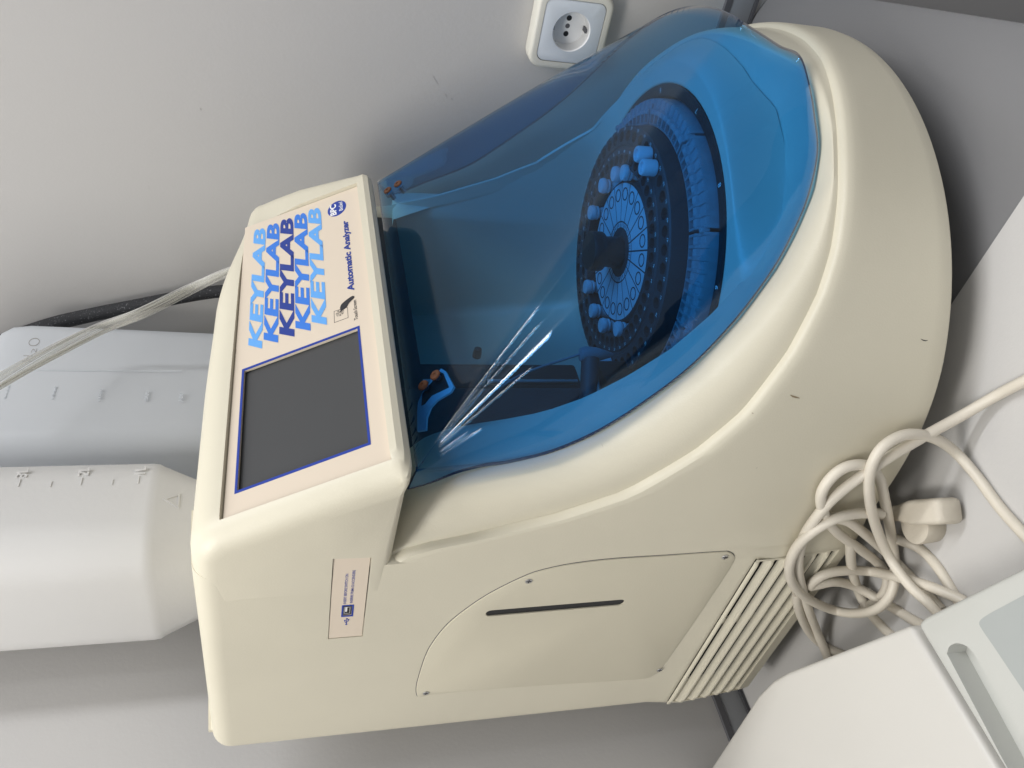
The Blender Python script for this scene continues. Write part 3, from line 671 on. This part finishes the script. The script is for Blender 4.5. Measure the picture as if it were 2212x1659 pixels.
# hinge brackets and rusty screws
LT = None
def lidpt(x, y):
    """where a sight ray meets the lid, with the normal"""
    d = Vector(ray(x, y)); d.normalize()
    hit, loc, nor, idx = lid.ray_cast(Vector(EYE), d)
    return (np.array(loc), np.array(nor)) if hit else (None, None)
for (x, y) in ((915, 833), (941, 811), (838, 412), (860, 398)):
    loc, nor = lidpt(x, y)
    if loc is None: print('NO LID HIT', x, y); continue
    if np.dot(nor, ray(x, y)) > 0: nor = -nor
    ex = np.cross(nor, [0, 0, 1.]); ex /= np.linalg.norm(ex); ey = np.cross(nor, ex)
    fr = Frame(loc, ex, ey)
    sc = lathe('hinge_screw', [(.0037, .0001), (.0037, .0006), (.0032, .0013), (.0011, .0015), (.0009, .0009), (.0002, .0009)], None, rustm, lid, n=20, axis=fr)
    lathe('screw_shank', [(.0020, -.009), (.0020, -.0027)], None, metalm, sc, n=12, axis=fr)
# bracket: pale strip glued inside the left corner
bo = [(893, 925), (893, 880), (895, 862), (905, 840), (925, 812), (945, 789), (955, 795), (972, 828), (965, 840), (935, 858), (922, 872), (913, 895), (911, 922)]
bi = [(905, 845), (925, 820), (943, 797), (950, 800), (962, 830), (950, 836), (925, 848), (910, 866), (903, 870)]
def lidpoly(name, pts, depth, material, parent):
    P = []
    for q in pts:
        l, n = lidpt(*q)
        if l is None: return None
        if np.dot(n, ray(*q)) > 0: n = -n
        P.append((l, n))
    vs = [l-n*depth for l, n in P]+[l-n*(depth+.0015) for l, n in P]; N = len(P)
    fs = [list(range(N)), list(range(2*N-1, N-1, -1))]+[[i, (i+1) % N, N+(i+1) % N, N+i] for i in range(N)]
    return mesh(name, vs, fs, material, parent, smooth=False)
br = lidpoly('hinge_bracket', bo, .0036, capm, lid)
lidpoly('bracket_pad', bi, .0032, blackm, lid)
# feet
for x, y in ((.366, .283), (.33, .60), (.68, .60), (.62, .24)):
    lathe('foot', [(.008, 0), (.009, .002), (.007, .034)], (x, y, DZ+.0002), blackm, AN, n=24)
# small wear marks on the shell
def bodypt(x, y):
    d = Vector(ray(x, y)).normalized(); hit, loc, nor, i = body.ray_cast(Vector(EYE), d); return np.array(loc), np.array(nor)
def mark(name, pts, wd, material):
    P = [bodypt(*q) for q in pts]; vs = []
    for i, (l, n) in enumerate(P):
        d = P[min(i+1, len(P)-1)][0]-P[max(i-1, 0)][0]; d /= np.linalg.norm(d); sd2 = np.cross(n, d); ww = wd*(.35 if i in (0, len(P)-1) else 1)
        vs += [l+n*.00015+sd2*ww, l+n*.00015-sd2*ww]
    return mesh(name, vs, [[2*i, 2*i+1, 2*i+3, 2*i+2] for i in range(len(P)-1)], material, body, smooth=False)
braidsc = mat('chip', (.26, .20, .12), .6)
mark('scratch', [(1989, 732), (1994, 735), (1999, 736), (2004, 735)], .00028, inkm)
mark('scratch', [(1707, 853), (1712, 856), (1719, 858), (1727, 860)], .0005, braidsc)
mark('scratch', [(1300, 960), (1303, 966)], .00012, rustm)
mark('scratch', [(1624, 892), (1627, 893)], .0004, rustm)
mark('scratch', [(1633, 1011), (1636, 1010)], .0002, inkm)
# ================================================================== vials and caps sitting in the rotor
def lid_of(p): return p
def vial(label, ang, r, z, rad, h, kind):
    t = thing('sample_cup' if kind == 'cup' else 'reagent_bottle', (RC[0]+r*math.cos(ang), RC[1]+r*math.sin(ang), z), label, 'cup' if kind == 'cup' else 'bottle', 'cups in the sample carousel' if kind == 'cup' else 'reagent bottles round the centre disc')
    c = (RC[0]+r*math.cos(ang), RC[1]+r*math.sin(ang), z)
    if kind == 'cup':
        lathe('cap', [(rad*.9, .0003), (rad, .001), (rad, h-.001), (rad*.9, h), (rad*.62, h), (rad*.55, h-.002), (.0002, h-.002)], c, capm, t, n=24, cap=False)
    else:
        lathe('glass', [(rad, -.026), (rad, -.006), (rad*.7, .0), (rad*.7, .002)], c, capm, t, n=20)
        lathe('cap', [(rad*.78, .002), (rad*.9, .0025), (rad*.9, .004), (rad*.75, .0045), (rad*.92, .005), (rad*.98, .006), (rad, h-.002), (rad*.9, h), (.0002, h+.0004)], c, capm, t, n=24, cap=False)
    return t
def rz(q, z): p = at(*q, Z=z); return math.atan2(p[1]-RC[1], p[0]-RC[0]), math.hypot(p[0]-RC[0], p[1]-RC[1])
for q, lb in (((1398, 325), 'white capped cup in the outer hole row, farthest from the screen side'), ((1411, 352), 'white capped cup in the outer hole row, just in front of its twin')):
    a, r = rz(q, .152); vial(lb, a, .0905, .1480, .0060, .0115, 'cup')
for q, lb in (((1296, 757), 'white capped cup at the left end of the outer hole row'), ((1308, 782), 'white capped cup beside the cuvette strips at the rotor left edge')):
    a, r = rz(q, .152); vial(lb, a, .0905, .1480, .0060, .0115, 'cup')
bl = [((1348, 373), 'bottle behind the centre disc, the one nearest the two capped cups'), ((1327, 401), 'bottle behind the centre disc, second from the two capped cups'), ((1306, 438), 'bottle behind the centre disc, third from the two capped cups'), ((1291, 486), 'bottle behind the black knob, on its right'),
      ((1284, 596), 'bottle behind the black knob, on its left'), ((1290, 640), 'bottle left of the black knob, behind the disc'), ((1303, 684), 'bottle with ribbed neck left of the centre disc'), ((1335, 726), 'bottle with ribbed neck nearest the probe arm')]
for q, lb in bl:
    a, r = rz(q, .1520); vial('white capped reagent '+lb, a, min(.0645, max(.0615, r)), .1440, .0064, .0095, 'bottle')

# ================================================================== canister and water bottle behind the head
def rr_section(x0, x1, y0, y1, r, z, n=8): return [np.array([a, b, z]) for a, b in rrect(x0, y0, x1, y1, r, n)]
TB = .4605
CX0, CX1, CY0, CY1 = .386, .494, .528, .664
cn = []
for z, ins, r in ((TB, .022, .022), (TB+.002, .0165, .026), (TB+.007, .0145, .028), (.500, .0022, .0335), (.5035, .0005, .0345), (.508, 0, .035), (.56, 0, .035), (.66, 0, .035), (.80, 0, .035), (.815, .004, .035), (.84, .03, .03), (.85, .036, .02)):
    cn.append(rr_section(CX0+ins, CX1-ins, CY0+ins, CY1-ins, r, z))
can = loft('canister', cn, hdpe, auto=60); tag(can, 'tall white plastic canister with moulded litre marks standing on top of the analyzer', 'canister')
CF = Frame((0, CY0, 0), (1, 0, 0), (0, 0, 1))        # front face
def onc(q): p = at(*q, Y=CY0); return p[0], p[2]
emb = []
for q0, q1, s in (((330, 1040), (300, 1018), '1L'), ((205, 1040), (180, 1018), '2L'), ((75, 1040), (45, 1018), '3L')):
    zc = onc(((q0[0]+q1[0])/2-15, 1030))[1]
    emb.append(text('n', s, CF, .4640, zc-.0042, .4720, zc+.0036, -.0002, hdpe, None, offset=.01, ext=.0007))
    emb.append(prism('n', CF, [(.4545, zc-.0006), (.4620, zc-.0006), (.4620, zc+.0004), (.4545, zc+.0004)], -.0008, .0007, hdpe))
for x in (242, 110):
    zc = onc((x, 1045))[1]
    emb.append(prism('n', CF, [(.4535, zc-.0005), (.4590, zc-.0005), (.4590, zc+.0005), (.4535, zc+.0005)], -.0008, .0007, hdpe))
join('litre_marks', emb, can)
# triangle on the chamfer
CHF = Frame((0, CY0+.0145, TB+.007), (1, 0, 0), (0, -.0123, .0325))
def onchf(x, y):
    d = ray(x, y); t = ((CHF.o-EYE)@CHF.en)/(d@CHF.en); p = EYE+d*t-CHF.o; return (float(p@CHF.ex), float(p@CHF.ey))
tri = [onchf(351, 1078), onchf(389, 1066), onchf(386, 1099)]
prism('recycling_triangle', CHF, tri, -.0004, .0007, hdpe, can, hole=inner(tri, .35))

BX0, BX1, BY0, BY1 = .530, .697, .562, .648
bs = []
for z, ins, r in ((TB+.0005, .016, .014), (TB+.0025, .010, .018), (TB+.007, .0055, .02), (TB+.014, .0040, .021), (.55, .002, .021), (.640, 0, .021), (.655, .0015, .021), (.664, .006, .02), (.672, .016, .018), (.679, .028, .014), (.684, .034, .009)):
    k = .4 if ins > .005 else 1
    bs.append(rr_section(BX0+ins, BX1-ins, BY0+ins*.8, BY1-ins*.8, r, z))
wb = loft('water_bottle', bs, hdpe2, auto=60); tag(wb, 'milky square water bottle marked H2O in pencil standing right of the white canister', 'bottle')
BF = Frame((0, BY0, 0), (1, 0, 0), (0, 0, 1))
def onb(q): p = at(*q, Y=BY0); return p[0], p[2]
zz = lambda X, Y: ((X/2.0733)*.54, (1100+Y/2.0733)*.54)
def fit(s, tl, br_, m_, off, ext_):
    a0, b1 = onb(zz(*tl)); a1, b0 = onb(zz(*br_)); return text('n', s, BF, min(a0, a1), min(b0, b1), max(a0, a1), max(b0, b1), .0002, m_, None, offset=off, ext=ext_)
hw = [fit('H', (180, 715), (270, 670), inkg, -.03, .00005), fit('2', (255, 650), (310, 610), inkg, -.03, .00005), fit('O', (228, 590), (338, 525), inkg, -.03, .00005)]
join('pencil_writing', hw, wb)
em = [fit('100', (1480, 1045), (1525, 975), hdpe2, 0, .0003), fit('500', (1195, 1040), (1240, 960), hdpe2, 0, .0003), fit('1000', (808, 1045), (855, 945), hdpe2, 0, .0003), fit('1500', (425, 1030), (470, 925), hdpe2, 0, .0003), fit('2000', (35, 1030), (85, 920), hdpe2, 0, .0003)]
for o_n in em: o_n.name = 'millilitre_mark'; o_n.parent = wb; o_n.matrix_parent_inverse = Matrix()
a_, b_ = onb(zz(345, 792)); 
prism('mould_line', BF, [(a_-.0003, .50), (a_+.0003, .50), (a_+.0003, .64), (a_-.0003, .64)], -.0004, .00035, hdpe2, wb)

# ================================================================== tubing and braided sleeve
def zq(X, Y): return ((X/2.0733)*.54, (1100+Y/2.0733)*.54)
tp = [at(*zq(-160, 1010), Y=.50), at(*zq(0, 900), Y=.505), at(*zq(380, 680), Y=.51), at(*zq(800, 460), Y=.52), at(*zq(1150, 320), Y=.50), at(*zq(1560, 120), Y=.485), at(*zq(1800, 10), Y=.465), at(*zq(2100, -110), Y=.445)]
path = catmull(tp, 10)
tv, tf = [], []
for k in range(6):
    pts = []
    for i, p in enumerate(path):
        s = i/(len(path)-1); sp = .0062*(1-.55*sstep((s-.3)/.5)*(1-sstep((s-.8)/.2)))+.0035*sstep((s-.85)/.15)
        off = (k-2.5)/2.5*sp; ph = s*5+k*1.1
        pts.append(p+np.array([0, 0, 1])*off+np.array([.0, -1, 0])*.0032*math.cos(ph)+np.array([0, 0, 1])*.0011*math.sin(ph))
    v, f = tube_geo(pts, .0017, 10); b0 = len(tv); tv += v; tf += [[b0+i for i in g] for g in f]
tb = mesh('tubing_bundle', tv, tf, tubem, auto=60); tag(tb, 'bundle of thin clear plastic tubes crossing in front of the water bottle', 'tubing')
sp_ = [at(*zq(-200, 640), X=.715), at(*zq(0, 560), X=.715), at(*zq(400, 420), X=.718), at(*zq(700, 345), X=.718), at(*zq(1100, 262), X=.718), at(*zq(1500, 183), X=.718), at(*zq(1780, 140), X=.718), at(*zq(2100, 110), X=.715)]
sl_ = tube('braided_sleeve', catmull(sp_, 8), lambda s: .0086-.0018*s, braidm, n=16, flat=.9); tag(sl_, 'black braided cable sleeve running behind the water bottle along the wall', 'cable sleeve')

# ================================================================== wall socket
SX = .7215
SK = Frame((SX, 0, 0), (0, -1, 0), (0, 0, 1))
sk = lambda x, y: ((2000+x/3.16)*.54, (y/3.16)*.54)
so = thing('wall_socket', (WX, .24, .15), 'cream framed surface mounted power socket on the right wall above the blue lid', 'socket')
q = [at(*sk(465, 690), X=SX), at(*sk(600, 20), X=SX), at(*sk(1180, 830), X=SX)]
zt_, zb_ = q[0][2], q[2][2]; yl = (q[0][1]+q[2][1])/2-.0008+.003; yr = yl-(zt_-zb_)*.98
o_ = .0072
fr_ = prism('frame', SK, rrect(-yl-o_, zb_-o_, -yr+o_, zt_+o_, .0125), -(WX-SX)+.0002, .0, sockf, so, smooth=True); bevel(fr_, .0035, 4, 40)
cut = prism('cut', SK, rrect(-yl-.0004, zb_-.0004, -yr+.0004, zt_+.0004, .0075), -.0035, .01, sockf); boolean(fr_, cut)
ins = prism('insert', SK, rrect(-yl, zb_, -yr, zt_, .0072), -.0036, -.0002, sockm, so, smooth=True); bevel(ins, .0008, 2, 40)
cc = at(*sk(905, 408), X=SX); ca, cb = -cc[1], cc[2]; rr0 = .0172
cut = prism('cut', SK, disc(ca, cb, rr0, 48), -.03, .01, sockm); boolean(ins, cut)
cut = prism('cut', SK, disc(ca, cb, rr0+.0004, 48), -.0155, .01, sockf); boolean(fr_, cut)
cup = lathe('cup', [(rr0+.0001, -.0002), (rr0-.0007, -.001), (rr0-.0012, -.0148), (.0002, -.0149)], None, whitem, so, n=48, cap=False, axis=Frame(SK.p(ca, cb), SK.ex, SK.ey))
for da, rr1, mm in ((-.0069, .0024, blackm), (0, .0021, darkm), (.0069, .0024, blackm)):
    # the three holes lie on a horizontal line in the wall
    prism('pin_hole', SK, disc(ca+da, cb+.0045-.0045, rr1, 20), -.0150, -.0147, mm, so)
for sgn in (1, -1):
    prism('earth_clip', SK, [(ca-.0018, cb+sgn*.0155-.0012), (ca+.0018, cb+sgn*.0155-.0012), (ca+.0018, cb+sgn*.0155+.0012), (ca-.0018, cb+sgn*.0155+.0012)], -.0146, -.006, darkm, so)

# ================================================================== cords on the desk
z7 = lambda X, Y: ((2900+X/1.276)*.54, (1400+Y/1.276)*.54)
RCORD = .0034
def sdist(x, y):
    if y > BC[1]: return abs(x-BC[0])-BR
    return math.hypot(x-BC[0], y-BC[1])-BR
def cpt(X, Y, lift):
    d = ray(*z7(X, Y)); t = .25
    while t < 1.2:
        p = EYE+d*t
        if p[2] <= DZ+RCORD+lift: return p
        if sdist(p[0], p[1]) < RCORD+.0008+lift*.25 and p[2] < .345: return p
        t += .0004
def cord(name, pts, label, r=RCORD):
    P = catmull([cpt(*p) for p in pts], 9)
    for _ in range(6): P = [P[0]]+[(P[i-1]+2*P[i]+P[i+1])/4 for i in range(1, len(P)-1)]+[P[-1]]
    t = thing(name, (float(P[0][0]), float(P[0][1]), DZ), label, 'cord', 'cream cords heaped beside the analyzer')
    tube('sheath', P, r, cordm, t, n=18); return t, P
l1 = [(1650, 100, .004), (1526, 160, .004), (1380, 235, .004), (1200, 340, .005), (1000, 450, .008), (850, 540, .010), (720, 625, .010), (600, 715, .008), (510, 800, .006), (440, 890, .004), (400, 960, .003), (375, 1060, .002), (378, 1150, .002), (400, 1240, .003), (432, 1340, .006), (475, 1450, .006), (525, 1570, .004), (560, 1680, .002)]
cord('power_cord', l1, 'cream cord coming in from the right edge and running down in front of the vents')
l2 = [(800, 836, .006), (740, 832, .008), (650, 838, .012), (560, 862, .016), (450, 925, .016), (370, 1000, .014), (330, 1090, .012), (335, 1170, .012), (385, 1240, .012), (470, 1295, .012), (570, 1332, .014), (680, 1345, .015), (780, 1320, .014), (845, 1250, .012), (868, 1150, .010), (862, 1030, .006), (846, 930, .002), (828, 830, 0), (810, 740, 0), (790, 660, 0), (745, 600, .001), (680, 585, .002), (600, 605, .003), (530, 665, .004), (490, 740, .003), (500, 820, 0), (560, 920, 0), (680, 1010, 0), (790, 1095, 0), (830, 1180, 0), (790, 1270, 0), (700, 1320, 0)]
plugc, _ = cord('power_cord', l2, 'cream cord ending in the angled plug, looped over the other cords')
l3 = [(1620, 1040, .0), (1526, 940, .001), (1400, 800, .001), (1290, 650, .002), (1180, 525, .004), (1080, 455, .006), (960, 428, .012), (860, 455, .018), (780, 525, .022), (738, 630, .022), (738, 760, .022), (770, 900, .024), (840, 1060, .024), (940, 1200, .020), (1050, 1300, .014), (1150, 1400, .004), (1280, 1380, .001), (1230, 1290, .001), (1140, 1245, .006), (1010, 1195, .012), (860, 1155, .012), (740, 1130, .009), (630, 1125, .006), (520, 1140, .003), (455, 1178, .001), (436, 1205, 0), (470, 1200, 0), (560, 1182, .0), (660, 1205, .001), (780, 1270, .001), (880, 1330, 0), (980, 1390, 0), (1080, 1440, 0)]
cord('power_cord', l3, 'cream cord entering at the lower right and arching over the plug in a wide loop')
l4 = [(640, 880, .004), (730, 950, .004), (830, 1040, .003), (930, 1140, .001), (1020, 1230, .0), (1110, 1330, 0)]
l5 = [(640, 985, 0), (645, 1100, 0), (680, 1230, 0), (740, 1340, 0), (820, 1430, 0), (900, 1500, 0)]
l6 = [(365, 1240, 0), (375, 1320, 0), (420, 1425, 0), (490, 1500, 0), (590, 1550, 0), (700, 1600, 0)]
l7 = [(860, 960, .0), (990, 1010, 0), (1080, 1100, 0), (1150, 1210, 0), (1220, 1330, 0)]
cord('power_cord', list(reversed(l4))+[(585, 862, .002), (548, 852, .0)], 'cream cord slanting under the arched loop towards the grey device')
cord('power_cord', l5, 'cream cord lying lowest on the desk, passing through the round loop')
cord('power_cord', l6, 'cream cord strand farthest left, curving below the vents')
cord('power_cord', l7, 'cream cord strand coming out from beneath the plug')
# plug
def dp(X, Y, z): return at(*z7(X, Y), Z=z)
a = dp(795, 838, DZ+.020); b = dp(1115, 822, DZ+.020); d = (b-a); L = np.linalg.norm(d[:2]); ex = d/np.linalg.norm(d)
PF = Frame((a[0], a[1], DZ), (ex[0], ex[1], 0), (-ex[1], ex[0], 0))
side = 1 if PF.ey[0]*R_[0]+PF.ey[1]*R_[1] > 0 else -1
secs = []
for s, wd, z0, z1 in ((-.014, .0036, .0125, .0195), (-.008, .0044, .012, .0205), (.003, .0046, .012, .0215), (.010, .0050, .011, .0225), (.018, .0055, .010, .0230), (.024, .0068, .008, .0235), (.031, .0082, .005, .0240), (L-.005, .0084, .004, .0235), (L-.0015, .0078, .005, .0220), (L, .0062, .007, .0195)):
    secs.append([PF.p(s, q[0], q[1]) for q in rrect(-wd, z0, wd, z1, min(.0035, (z1-z0)*.35), 4)])
pb = loft('plug', secs, plugm, plugc, auto=45)
sgn = -side
secs = []
for h, k in ((0, .82), (.0015, .92), (.010, .97), (.014, 1.0), (.016, .96)):
    secs.append([PF.p(.027+.0130*k*math.cos(t), sgn*.0085+.0125*k*math.sin(t), h+.0005) for t in np.linspace(0, 2*PI, 33)[:-1]])
loft('plug_face', secs, plugm, pb, auto=45)
for k in (-1, 1):
    lathe('pin', [(.0021, 0), (.0021, .014), (.0012, .016)], None, metalm, pb, n=14, axis=Frame(PF.p(.026+k*.006, sgn*.014, .006), PF.ex, np.array([0, 0, 1.])*(1 if sgn > 0 else -1)))

# ================================================================== white device in the left foreground
DT = .075
dv = thing('desktop_instrument', (.1, .42, DZ), 'white and grey desktop device with a recessed handle groove in the near left corner', 'device')
def dz_(q, z=DT): p = at(*q, Z=z); return np.array([p[0], p[1], z])
A0 = dz_((1420, 1760)); A1 = dz_((1500, 1659)); A2 = dz_((1625, 1505)); A3 = dz_((1665, 1470)); A4 = dz_((1700, 1452)); A5 = dz_((1965, 1350)); B5 = dz_((2150, 1659)); B6 = dz_((2260, 1840)); Rg1 = dz_((1672, 1552)); Rg2 = dz_((1740, 1659)); Rg3 = dz_((1860, 1860))
def lower(p, dz): return p+np.array([0, 0, -dz])
vs = [lower(A0, .022), lower(A1, .016), lower(A2, .004), A3-np.array([0, 0, .0015]), A4, A5, B5, B6, Rg3, Rg2, Rg1]
bot = [np.array([p[0]-.004*(0), p[1], DZ+.001]) for p in vs]
n_ = len(vs)
fs = [[0, 1, 9, 8], [1, 2, 10, 9], [2, 3, 10], [3, 4, 5, 6, 9, 10], [6, 7, 8, 9]]
bd = [0, 1, 2, 3, 4, 5, 6, 7, 8]
V = vs+bot
for i in range(len(bd)): a_i, b_i = bd[i], bd[(i+1) % len(bd)]; fs.append([a_i, b_i, b_i+n_, a_i+n_])
fs.append([i+n_ for i in reversed(bd)])
cov = mesh('cover', V, fs, devm, dv, smooth=True, auto=30); bevel(cov, .0035, 5, 20)
C0 = dz_((1974, 1349)); C1 = dz_((1990, 1334)); C2 = dz_((2212, 1222)); C3 = dz_((2420, 1118)); C4 = dz_((2600, 1659)); C5 = dz_((2290, 1840)); C6 = dz_((2160, 1659))
DF = Frame((0, 0, DT-.0015), (1, 0, 0), (0, 1, 0))
f2 = prism('keypad_housing', DF, [(p[0], p[1]) for p in (C0, C1, C2, C3, C4, C5, C6)], -(DT-.0015)+DZ+.001, 0, devm2, dv, smooth=True); bevel(f2, .0032, 4, 30)
g0 = dz_((2046, 1402)); g1 = dz_((2078, 1392)); g2 = dz_((2230, 1640)); g3 = dz_((2330, 1810)); g4 = dz_((2265, 1840)); g5 = dz_((2170, 1659))
gp = catmull([np.array([p[0], p[1]]) for p in (dz_((2040, 1412)), dz_((2046, 1397)), dz_((2062, 1390)), dz_((2082, 1396)), dz_((2098, 1412)))], 5)
gp = [tuple(p) for p in gp]+[(g2[0], g2[1]), (g3[0], g3[1]), (g4[0], g4[1]), (g5[0], g5[1])]
cut = prism('cut', DF, gp, -.012, .01, devm2); boolean(f2, cut)
kp = [dz_(q) for q in ((2122, 1332), (2212, 1284), (2400, 1190), (2560, 1659), (2300, 1659), (2212, 1500), (2120, 1362))]
kp2 = catmull([np.array([p[0], p[1]]) for p in (dz_((2140, 1392)), dz_((2118, 1360)), dz_((2112, 1345)), dz_((2124, 1332)), dz_((2160, 1312)))], 4)
prism('keypad_film', DF, [tuple(p) for p in kp2]+[(kp[1][0], kp[1][1]), (kp[2][0], kp[2][1]), (kp[3][0], kp[3][1]), (kp[4][0], kp[4][1]), (kp[5][0], kp[5][1])], -.0002, .0006, devg, dv)
